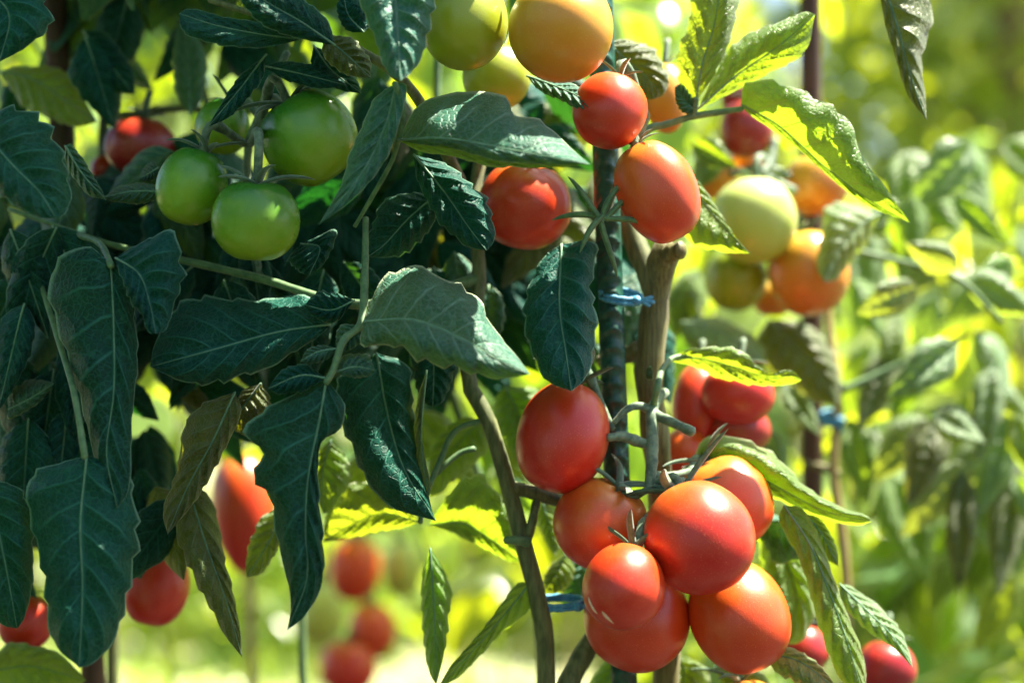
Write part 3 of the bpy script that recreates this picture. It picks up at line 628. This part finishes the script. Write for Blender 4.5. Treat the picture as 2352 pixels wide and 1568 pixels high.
# ------------------------------------------------------------------ leaves traced on the front plants
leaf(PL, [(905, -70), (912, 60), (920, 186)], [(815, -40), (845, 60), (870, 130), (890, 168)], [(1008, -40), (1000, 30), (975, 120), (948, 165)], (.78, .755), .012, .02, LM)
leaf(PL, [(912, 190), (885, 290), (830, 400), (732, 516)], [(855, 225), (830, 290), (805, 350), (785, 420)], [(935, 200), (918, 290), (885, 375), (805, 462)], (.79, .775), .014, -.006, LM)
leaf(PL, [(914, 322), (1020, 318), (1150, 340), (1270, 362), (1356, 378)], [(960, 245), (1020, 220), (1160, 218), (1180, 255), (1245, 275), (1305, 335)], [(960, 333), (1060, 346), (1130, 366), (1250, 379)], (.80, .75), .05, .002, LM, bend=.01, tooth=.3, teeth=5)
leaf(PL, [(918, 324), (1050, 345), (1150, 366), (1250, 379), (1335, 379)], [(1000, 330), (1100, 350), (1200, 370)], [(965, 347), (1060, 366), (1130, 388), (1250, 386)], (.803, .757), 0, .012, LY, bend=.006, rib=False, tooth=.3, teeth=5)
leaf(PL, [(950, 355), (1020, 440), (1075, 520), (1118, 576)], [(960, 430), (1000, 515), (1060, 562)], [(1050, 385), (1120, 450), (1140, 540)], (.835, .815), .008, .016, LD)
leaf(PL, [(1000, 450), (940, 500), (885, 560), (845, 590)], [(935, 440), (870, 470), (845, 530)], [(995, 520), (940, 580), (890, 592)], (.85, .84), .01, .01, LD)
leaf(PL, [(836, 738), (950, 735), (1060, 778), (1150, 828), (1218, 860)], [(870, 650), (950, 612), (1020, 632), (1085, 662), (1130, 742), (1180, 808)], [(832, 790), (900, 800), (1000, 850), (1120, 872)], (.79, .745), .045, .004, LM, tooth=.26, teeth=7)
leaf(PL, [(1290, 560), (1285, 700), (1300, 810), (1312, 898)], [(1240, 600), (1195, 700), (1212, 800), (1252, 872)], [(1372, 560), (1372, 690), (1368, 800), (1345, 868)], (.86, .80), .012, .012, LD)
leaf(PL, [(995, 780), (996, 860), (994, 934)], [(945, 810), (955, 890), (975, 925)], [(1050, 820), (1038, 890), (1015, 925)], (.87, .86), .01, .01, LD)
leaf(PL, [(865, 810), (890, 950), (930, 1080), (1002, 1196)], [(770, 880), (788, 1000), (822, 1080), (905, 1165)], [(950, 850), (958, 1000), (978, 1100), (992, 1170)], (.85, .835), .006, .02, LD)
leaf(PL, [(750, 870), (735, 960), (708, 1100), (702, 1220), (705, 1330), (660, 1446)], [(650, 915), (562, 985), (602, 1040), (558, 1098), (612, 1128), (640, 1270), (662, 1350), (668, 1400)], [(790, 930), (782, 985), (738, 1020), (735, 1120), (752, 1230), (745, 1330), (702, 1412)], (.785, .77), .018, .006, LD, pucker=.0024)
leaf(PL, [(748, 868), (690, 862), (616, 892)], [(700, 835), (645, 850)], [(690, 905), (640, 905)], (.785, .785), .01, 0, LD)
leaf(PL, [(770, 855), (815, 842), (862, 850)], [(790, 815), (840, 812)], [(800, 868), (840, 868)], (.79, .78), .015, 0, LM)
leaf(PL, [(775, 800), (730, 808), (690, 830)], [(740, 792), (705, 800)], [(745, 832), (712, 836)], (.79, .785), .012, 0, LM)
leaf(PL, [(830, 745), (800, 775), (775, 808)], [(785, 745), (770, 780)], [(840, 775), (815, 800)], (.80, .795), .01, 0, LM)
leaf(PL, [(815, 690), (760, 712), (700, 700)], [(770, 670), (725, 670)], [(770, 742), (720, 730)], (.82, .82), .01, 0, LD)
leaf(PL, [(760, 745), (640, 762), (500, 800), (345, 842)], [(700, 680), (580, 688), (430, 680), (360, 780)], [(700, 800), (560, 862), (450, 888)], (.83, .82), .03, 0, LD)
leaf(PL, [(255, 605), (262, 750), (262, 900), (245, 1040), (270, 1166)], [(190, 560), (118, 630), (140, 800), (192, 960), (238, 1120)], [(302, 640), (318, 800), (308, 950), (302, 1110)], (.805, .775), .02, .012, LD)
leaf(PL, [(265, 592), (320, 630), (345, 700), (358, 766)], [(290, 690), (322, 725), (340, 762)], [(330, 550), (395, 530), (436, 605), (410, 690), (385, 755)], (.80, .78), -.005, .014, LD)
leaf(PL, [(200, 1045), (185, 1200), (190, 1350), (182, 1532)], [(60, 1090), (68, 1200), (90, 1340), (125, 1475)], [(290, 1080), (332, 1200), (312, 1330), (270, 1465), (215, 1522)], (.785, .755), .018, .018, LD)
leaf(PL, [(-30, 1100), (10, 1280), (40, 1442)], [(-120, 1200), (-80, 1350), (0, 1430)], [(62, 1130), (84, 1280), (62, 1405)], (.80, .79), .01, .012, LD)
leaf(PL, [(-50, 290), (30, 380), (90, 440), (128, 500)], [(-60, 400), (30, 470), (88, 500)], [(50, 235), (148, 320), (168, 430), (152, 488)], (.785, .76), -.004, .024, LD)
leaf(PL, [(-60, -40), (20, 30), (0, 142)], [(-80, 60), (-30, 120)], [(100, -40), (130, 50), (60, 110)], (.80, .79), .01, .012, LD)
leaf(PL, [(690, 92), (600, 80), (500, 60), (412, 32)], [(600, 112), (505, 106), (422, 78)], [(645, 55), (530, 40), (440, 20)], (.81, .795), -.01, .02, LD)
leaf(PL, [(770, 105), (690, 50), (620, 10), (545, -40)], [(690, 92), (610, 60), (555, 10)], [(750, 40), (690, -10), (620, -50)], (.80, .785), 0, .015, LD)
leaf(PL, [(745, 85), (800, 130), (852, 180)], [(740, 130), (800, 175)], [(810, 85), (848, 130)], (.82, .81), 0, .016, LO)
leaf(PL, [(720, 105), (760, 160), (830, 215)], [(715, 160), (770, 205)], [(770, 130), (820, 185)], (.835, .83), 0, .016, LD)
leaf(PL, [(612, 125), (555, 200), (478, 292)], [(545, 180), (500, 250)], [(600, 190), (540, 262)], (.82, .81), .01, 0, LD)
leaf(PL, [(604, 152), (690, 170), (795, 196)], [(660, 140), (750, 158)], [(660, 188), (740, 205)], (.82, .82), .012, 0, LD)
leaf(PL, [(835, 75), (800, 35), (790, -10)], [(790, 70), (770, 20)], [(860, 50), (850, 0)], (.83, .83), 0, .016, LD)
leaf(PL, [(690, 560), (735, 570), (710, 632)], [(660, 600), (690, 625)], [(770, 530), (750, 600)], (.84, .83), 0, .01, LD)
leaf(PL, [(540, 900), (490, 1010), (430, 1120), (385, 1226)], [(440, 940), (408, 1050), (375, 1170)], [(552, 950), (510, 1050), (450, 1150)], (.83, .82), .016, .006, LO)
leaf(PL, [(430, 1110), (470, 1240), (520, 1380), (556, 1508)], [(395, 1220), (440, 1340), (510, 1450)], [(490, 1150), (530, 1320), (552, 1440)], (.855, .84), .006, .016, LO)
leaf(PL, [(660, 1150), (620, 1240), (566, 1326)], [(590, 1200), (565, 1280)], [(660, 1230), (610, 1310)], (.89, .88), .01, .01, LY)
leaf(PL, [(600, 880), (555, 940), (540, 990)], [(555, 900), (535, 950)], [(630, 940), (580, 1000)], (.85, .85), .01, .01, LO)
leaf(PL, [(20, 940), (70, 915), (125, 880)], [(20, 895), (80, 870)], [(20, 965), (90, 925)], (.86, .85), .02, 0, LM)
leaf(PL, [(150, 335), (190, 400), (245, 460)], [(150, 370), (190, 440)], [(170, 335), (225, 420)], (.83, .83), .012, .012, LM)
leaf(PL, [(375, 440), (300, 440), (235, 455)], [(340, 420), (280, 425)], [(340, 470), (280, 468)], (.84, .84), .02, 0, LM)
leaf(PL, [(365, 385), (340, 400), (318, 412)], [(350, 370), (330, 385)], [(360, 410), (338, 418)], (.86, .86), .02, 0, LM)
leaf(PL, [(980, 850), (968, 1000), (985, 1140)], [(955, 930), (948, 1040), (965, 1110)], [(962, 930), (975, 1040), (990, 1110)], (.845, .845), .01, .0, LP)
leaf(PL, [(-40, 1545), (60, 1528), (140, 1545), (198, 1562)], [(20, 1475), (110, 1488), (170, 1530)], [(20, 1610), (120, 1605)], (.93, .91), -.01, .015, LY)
# lower centre, in the sun
leaf(PL, [(965, 1198), (880, 1180), (800, 1210), (742, 1244)], [(900, 1130), (820, 1100), (750, 1180)], [(900, 1220), (820, 1235)], (.91, .93), -.01, .01, LY)
leaf(PL, [(760, 1010), (740, 1090), (742, 1180)], [(720, 1050), (722, 1130)], [(800, 1050), (810, 1110), (770, 1170)], (.91, .92), .01, .01, LY)
leaf(PL, [(985, 1205), (1060, 1200), (1130, 1240), (1200, 1290)], [(1040, 1120), (1110, 1090), (1170, 1150), (1190, 1230)], [(1040, 1225), (1110, 1260), (1170, 1290)], (.91, .92), -.015, .01, LY)
leaf(PL, [(1110, 960), (1060, 1010), (1000, 1080), (985, 1140)], [(1050, 960), (990, 1030)], [(1130, 1020), (1070, 1090), (1020, 1130)], (.95, .97), -.01, .01, LY)
leaf(PL, [(988, 1258), (995, 1360), (1000, 1470), (1002, 1572)], [(965, 1340), (966, 1460), (985, 1540)], [(1028, 1320), (1040, 1390), (1025, 1490)], (.875, .87), .012, .012, LY)
leaf(PL, [(1218, 1338), (1150, 1420), (1080, 1500), (1005, 1580)], [(1180, 1345), (1100, 1450), (1040, 1520)], [(1215, 1400), (1130, 1480), (1060, 1550)], (.875, .87), -.008, .012, LY)
leaf(PL, [(1160, 885), (1190, 960), (1180, 1040)], [(1130, 930), (1140, 1000)], [(1260, 900), (1240, 990)], (.96, .96), .01, .01, LY)
leaf(PL, [(1245, 1150), (1262, 1210), (1275, 1275)], [(1230, 1190), (1255, 1250)], [(1280, 1180), (1290, 1240)], (.93, .93), .01, .01, LY)
leaf(PL, [(1300, 1270), (1275, 1320), (1255, 1372)], [(1260, 1300), (1245, 1345)], [(1325, 1310), (1300, 1355)], (.93, .93), .01, .01, LY)
leaf(PL, [(1345, 1270), (1330, 1340), (1290, 1400)], [(1310, 1290), (1290, 1350)], [(1370, 1310), (1340, 1380)], (.95, .95), .01, .01, LM)
# right plant
leaf(PR, [(1392, 95), (1440, 140), (1490, 185), (1502, 228)], [(1395, 150), (1440, 200), (1480, 228)], [(1450, 92), (1510, 115), (1536, 172), (1525, 215)], (.90, .885), .01, .012, LO)
leaf(PR, [(1210, 175), (1280, 200), (1340, 228), (1362, 250)], [(1240, 210), (1300, 240), (1345, 256)], [(1250, 180), (1310, 188), (1355, 215)], (.85, .82), 0, .02, LM)
leaf(PR, [(1598, 232), (1615, 140), (1640, 60), (1660, -70)], [(1556, 190), (1556, 120), (1580, 50), (1600, -40)], [(1640, 180), (1680, 100), (1700, -10), (1700, -50)], (.878, .87), .012, .014, LY)
leaf(PR, [(1604, 250), (1690, 175), (1790, 105), (1872, 34)], [(1640, 170), (1690, 100), (1770, 58), (1845, 28)], [(1660, 225), (1770, 172), (1850, 115)], (.878, .86), .012, .018, LY)
leaf(PR, [(1702, 240), (1790, 290), (1890, 380), (1990, 455), (2090, 512)], [(1715, 190), (1800, 188), (1925, 245), (1962, 300), (1978, 355), (2040, 440)], [(1720, 262), (1810, 325), (1900, 402), (1985, 468)], (.885, .88), -.014, .008, LY, bend=.006, pucker=.002)
leaf(PR, [(1596, 255), (1575, 235), (1550, 200)], [(1590, 215), (1570, 190)], [(1575, 265), (1552, 240)], (.878, .878), .01, 0, LM)
leaf(PR, [(2020, -60), (2060, 60), (2090, 170), (2128, 276)], [(2022, 0), (2045, 100), (2080, 210)], [(2100, -50), (2140, 40), (2120, 130), (2125, 220)], (.88, .87), .004, .02, LO)
leaf(PR, [(1570, 400), (1620, 470), (1670, 530), (1722, 582)], [(1555, 480), (1565, 545), (1650, 578)], [(1610, 420), (1650, 480), (1690, 545)], (.90, .885), .016, .006, LY)
leaf(PR, [(1535, 828), (1600, 822), (1680, 840), (1760, 865), (1842, 872)], [(1590, 798), (1690, 792), (1735, 828), (1765, 856), (1815, 848)], [(1590, 842), (1680, 880), (1770, 888), (1820, 882)], (.90, .89), -.006, .018, LY, rib=True)
leaf(PR, [(1590, 1060), (1680, 1060), (1790, 1120), (1900, 1175), (2004, 1196)], [(1620, 1005), (1690, 998), (1770, 1030), (1850, 1110), (1930, 1162), (1985, 1180)], [(1660, 1090), (1740, 1130), (1850, 1180), (1960, 1206)], (.89, .865), -.008, .016, LY, curl=.03)
leaf(PR, [(1800, 1160), (1860, 1250), (1905, 1360), (1945, 1470), (1990, 1620)], [(1790, 1200), (1840, 1300), (1870, 1410), (1915, 1540)], [(1845, 1170), (1890, 1250), (1940, 1390), (1985, 1510)], (.87, .85), .014, .016, LY)
leaf(PR, [(1850, 1180), (1890, 1230), (1925, 1300)], [(1850, 1210), (1890, 1275)], [(1885, 1190), (1920, 1250)], (.88, .88), .01, .01, LY)
leaf(PR, [(1928, 1340), (1990, 1400), (2050, 1460), (2096, 1532)], [(1930, 1385), (1990, 1450), (2055, 1490)], [(1965, 1350), (2060, 1430), (2088, 1490)], (.89, .86), .008, .02, LP)
leaf(PR, [(1740, 1180), (1790, 1250), (1830, 1380), (1800, 1478)], [(1740, 1290), (1770, 1420)], [(1830, 1260), (1885, 1370), (1850, 1470)], (.95, .93), .012, .012, LY)
leaf(PR, [(1730, 1200), (1800, 1210), (1870, 1260)], [(1770, 1180), (1840, 1210)], [(1770, 1290), (1840, 1290)], (.92, .92), .012, .012, LM)
leaf(PR, [(1760, 1500), (1840, 1520), (1930, 1590)], [(1800, 1480), (1880, 1520)], [(1780, 1540), (1850, 1590)], (.87, .85), .014, .0, LP)
leaf(PR, [(1640, 1530), (1700, 1550), (1780, 1600)], [(1680, 1510), (1750, 1540)], [(1670, 1590), (1730, 1620)], (.93, .93), .012, .012, LY)
leaf(PR, [(1440, 1490), (1400, 1550), (1360, 1620)], [(1390, 1510), (1350, 1580)], [(1470, 1550), (1420, 1620)], (.94, .94), .012, .012, LY)
leaf(PR, [(1560, 1500), (1570, 1560), (1550, 1640)], [(1520, 1540), (1500, 1600)], [(1620, 1530), (1620, 1600)], (.94, .94), .012, .012, LY)
leaf(PR, [(1500, 855), (1492, 850), (1484, 862)], [(1495, 840), (1486, 845)], [(1500, 872), (1488, 875)], (.862, .86), .004, .004, LP, rib=False)
# the plant right of centre: out of focus
leaf(PM, [(2020, 490), (1960, 530), (1920, 590), (1895, 648)], [(1950, 466), (1892, 482), (1878, 560), (1878, 620)], [(2000, 550), (1960, 600), (1925, 640)], (1.06, 1.04), .02, .02, LP)
leaf(PM, [(1765, 735), (1820, 790), (1880, 850), (1925, 930)], [(1740, 790), (1780, 860), (1860, 915)], [(1830, 735), (1900, 790), (1930, 860)], (1.12, 1.1), .02, .02, LO)
leaf(PM, [(1560, 740), (1650, 760), (1760, 840)], [(1620, 725), (1710, 750), (1750, 790)], [(1580, 800), (1680, 850)], (1.1, 1.08), .05, 0, LP)
QL = [(2200, 620, 215, 150, 40, 1.12, 'P'), (2110, 660, 165, 150, 45, 1.1, 'P'), (2200, 790, 150, 190, 55, 1.1, 'P'), (2140, 950, 20, 130, 45, 1.12, 'P'), (2150, 960, 110, 190, 55, 1.16, 'O'),
      (2220, 640, 20, 170, 50, 1.15, 'P'), (2240, 760, 60, 160, 45, 1.2, 'P'), (2280, 840, 100, 200, 45, 1.18, 'P'), (2330, 600, 150, 120, 40, 1.2, 'Y'), (2210, 1080, 92, 250, 40, 1.2, 'O'), (2330, 1060, 98, 270, 50, 1.22, 'O'),
      (2060, 720, 100, 130, 40, 1.25, 'Y'), (1960, 640, 60, 140, 40, 1.25, 'Y'), (2050, 820, 120, 160, 50, 1.24, 'O'), (2100, 420, 40, 150, 45, 1.3, 'Y'), (2200, 340, 60, 150, 45, 1.35, 'Y'), (2260, 430, 150, 160, 45, 1.35, 'Y'),
      (2080, 350, 100, 140, 40, 1.3, 'Y'), (2300, 330, 30, 150, 50, 1.4, 'Y'), (1950, 960, 75, 180, 45, 1.25, 'Y'), (2010, 980, 110, 170, 40, 1.28, 'P'), (1760, 980, 80, 150, 40, 1.15, 'P'), (1800, 880, 50, 130, 35, 1.15, 'P'),
      (1600, 620, 110, 150, 50, 1.2, 'Y'), (1590, 330, 20, 110, 35, 1.1, 'Y'), (1650, 330, 120, 110, 35, 1.12, 'Y'), (1560, 660, 70, 130, 40, 1.2, 'Y'), (2330, 950, 70, 150, 40, 1.2, 'Y'), (2250, 880, 30, 150, 40, 1.22, 'P')]
MM = {'P': LP, 'O': LO, 'Y': LY, 'M': LM, 'D': LD}
for (x, y, a, ln, wd, d, m) in QL:
    qleaf(PM, x, y, a, ln, wd, d, lrng.uniform(-.01, .03), lrng.uniform(-.01, .03), MM[m], dtip=-.02, nv=20, nu=4)
stem("main_stem", [(1905, 380, 1.19), (1895, 560, 1.19), (1905, 760, 1.18), (1925, 900, 1.17), (1915, 1080, 1.17), (1938, 1260, 1.17), (1945, 1420, 1.17), (1940, 1700, 1.17), (1925, 3450, 1.18)], [9, 11, 13, 14, 15, 15, 15, 16, 18], M_tan, PM, seg=70)
stem("branch", [(1925, 1090, 1.17), (1895, 1075, 1.175), (1850, 1065, 1.18)], [12, 10, 8], M_wood, PM)
stem("branch", [(1835, 740, 1.12), (1870, 790, 1.13), (1905, 850, 1.15), (1935, 890, 1.17)], [8, 8, 8, 8], M_pet, PM)
stem("truss", [(1840, 420, 1.12), (1790, 395, 1.12), (1740, 385, 1.12), (1680, 400, 1.12)], [9, 10, 9, 8], M_truss, PM)
stem("truss", [(1780, 320, 1.12), (1770, 370, 1.11), (1755, 400, 1.1), (1825, 440, 1.1)], [8, 8, 9, 11], M_truss, PM)
stem("branch", [(1895, 560, 1.19), (2060, 600, 1.17), (2200, 640, 1.13), (2300, 740, 1.13)], [9, 8, 8, 6], M_pet, PM)
stem("branch", [(1925, 900, 1.17), (2060, 840, 1.17), (2220, 770, 1.14)], [9, 8, 6], M_pet, PM)
# shaded plant behind the green tomatoes
stem("main_stem", [(420, -60, 1.10), (480, 260, 1.10), (600, 700, 1.12), (690, 1300, 1.12), (700, 3500, 1.12)], [9, 9, 9, 9, 10], M_pet, PB, seg=50)
stem("branch", [(250, 275, 1.02), (360, 255, 1.02), (440, 250, 1.03), (520, 270, 1.08)], [8, 9, 9, 8], M_stem, PB)
leaf(PB, [(0, 165), (70, 180), (150, 230), (222, 280)], [(40, 230), (110, 280), (180, 290)], [(60, 150), (165, 165), (190, 220)], (.98, .95), 0, .02, LY)
leaf(PB, [(437, 265), (435, 180), (430, 100), (415, 45)], [(402, 220), (395, 140), (402, 80)], [(470, 220), (478, 140), (455, 80)], (.97, .96), .01, .01, LM)
leaf(PB, [(190, 70), (245, 140), (310, 218)], [(200, 130), (255, 205)], [(250, 80), (305, 160)], (.96, .95), .01, .01, LD)
frng = random.Random(23)
def fill(n, x0, x1, y0, y1, d0, d1, mats, parent, a0=20, a1=160, l0=110, l1=230):
    for _ in range(n):
        ln = frng.uniform(l0, l1)
        qleaf(parent, frng.uniform(x0, x1), frng.uniform(y0, y1), frng.uniform(a0, a1), ln, ln * frng.uniform(.2, .3), frng.uniform(d0, d1), frng.uniform(-.01, .03), frng.uniform(-.01, .03), frng.choice(mats), dtip=frng.uniform(-.03, .03), nv=14, nu=3, rib=False)
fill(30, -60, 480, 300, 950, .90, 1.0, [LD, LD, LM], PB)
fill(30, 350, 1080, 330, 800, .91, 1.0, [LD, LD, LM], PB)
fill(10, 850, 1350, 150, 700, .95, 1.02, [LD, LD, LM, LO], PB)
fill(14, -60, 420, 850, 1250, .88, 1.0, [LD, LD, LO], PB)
def near_fill(n, x0, x1, y0, y1, d0, d1, mats, parent, a0, a1, l0, l1):
    for _ in range(n):
        ln = frng.uniform(l0, l1)
        qleaf(parent, frng.uniform(x0, x1), frng.uniform(y0, y1), frng.uniform(a0, a1), ln, ln * frng.uniform(.22, .32), frng.uniform(d0, d1), frng.uniform(-.01, .02), frng.uniform(-.01, .02), frng.choice(mats), dtip=frng.uniform(-.02, .02), nv=26, nu=4)
near_fill(11, -40, 330, 500, 900, .855, .90, [LD], PL, 60, 120, 190, 300)
near_fill(8, 380, 800, 560, 720, .865, .91, [LD], PL, 40, 140, 150, 240)
near_fill(5, 900, 1200, 560, 720, .90, .93, [LD, LM], PL, 60, 120, 160, 240)
near_fill(5, 20, 330, 920, 1050, .86, .92, [LD, LO], PL, 60, 110, 180, 280)
near_fill(26, 1950, 2380, 330, 1100, 1.2, 1.5, [LP, LY, LP], PM, 20, 170, 130, 220)
PC = empty("tomato_plant", Vector((.02, 1.06, 0)), "shaded tomato plant in the dark gap left of the ribbed stake", "tomato plant", "tomato plants in front")
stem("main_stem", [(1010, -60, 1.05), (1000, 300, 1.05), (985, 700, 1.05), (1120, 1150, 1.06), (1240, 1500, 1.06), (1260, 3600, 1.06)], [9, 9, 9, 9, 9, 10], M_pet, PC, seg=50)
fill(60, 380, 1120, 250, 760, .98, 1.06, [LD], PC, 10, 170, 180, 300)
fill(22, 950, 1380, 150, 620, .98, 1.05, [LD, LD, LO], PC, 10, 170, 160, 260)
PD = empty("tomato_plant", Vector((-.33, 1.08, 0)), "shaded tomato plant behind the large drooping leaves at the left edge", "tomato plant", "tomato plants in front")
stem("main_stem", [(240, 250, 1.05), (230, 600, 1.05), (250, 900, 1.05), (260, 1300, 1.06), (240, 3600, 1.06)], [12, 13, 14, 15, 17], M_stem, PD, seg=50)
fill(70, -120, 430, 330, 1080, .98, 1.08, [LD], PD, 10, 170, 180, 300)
leaf(PL, [(300, 1130), (310, 1210), (322, 1330)], [(260, 1200), (285, 1300)], [(350, 1190), (345, 1290)], (.90, .89), .01, .01, LD)
fill(12, 150, 900, -120, 260, 1.0, 1.15, [LM, LY, LD], PB)
near_fill(9, 860, 1230, 880, 1110, 1.0, 1.25, [LY, LY, LM], PC, 30, 150, 130, 230)
near_fill(9, -20, 640, -80, 190, .94, 1.05, [LD, LM], PD, 40, 140, 150, 240)
near_fill(6, 1330, 1480, 560, 800, .95, 1.05, [LD, LM], PR, 60, 120, 150, 230)
near_fill(22, 1960, 2400, 880, 1350, 1.3, 1.75, [LP, LY, LY], PM, 50, 130, 130, 240)
# unseen leaves added above the picture to shade the left side
def shade_foliage():
    rng = random.Random(9); V = []; U = []; F = []
    for _ in range(900):
        p = Vector((rng.uniform(-.48, .04), rng.uniform(.80, 1.25), rng.uniform(1.36, 1.75)))
        if p.x > -.06 and rng.random() < .6: continue
        if p.z < 1.105 + .345 * p.y * .72 * .82 + .03: continue
        l_ = rng.uniform(.05, .085)
        leaflet_verts(V, U, F, p, Vector((rng.uniform(-1, 1), rng.uniform(-1, 1), rng.uniform(-.8, .2))), Vector((rng.uniform(-.6, .6), rng.uniform(-.6, .6), 1)), l_, l_ * .3, .4, nv=5, nu=2)
    o = mesh_obj("foliage", V, F, LM, PL, origin=(-.1, 1, 1.5), uvs=U); o['kind'] = 'stuff'
shade_foliage()
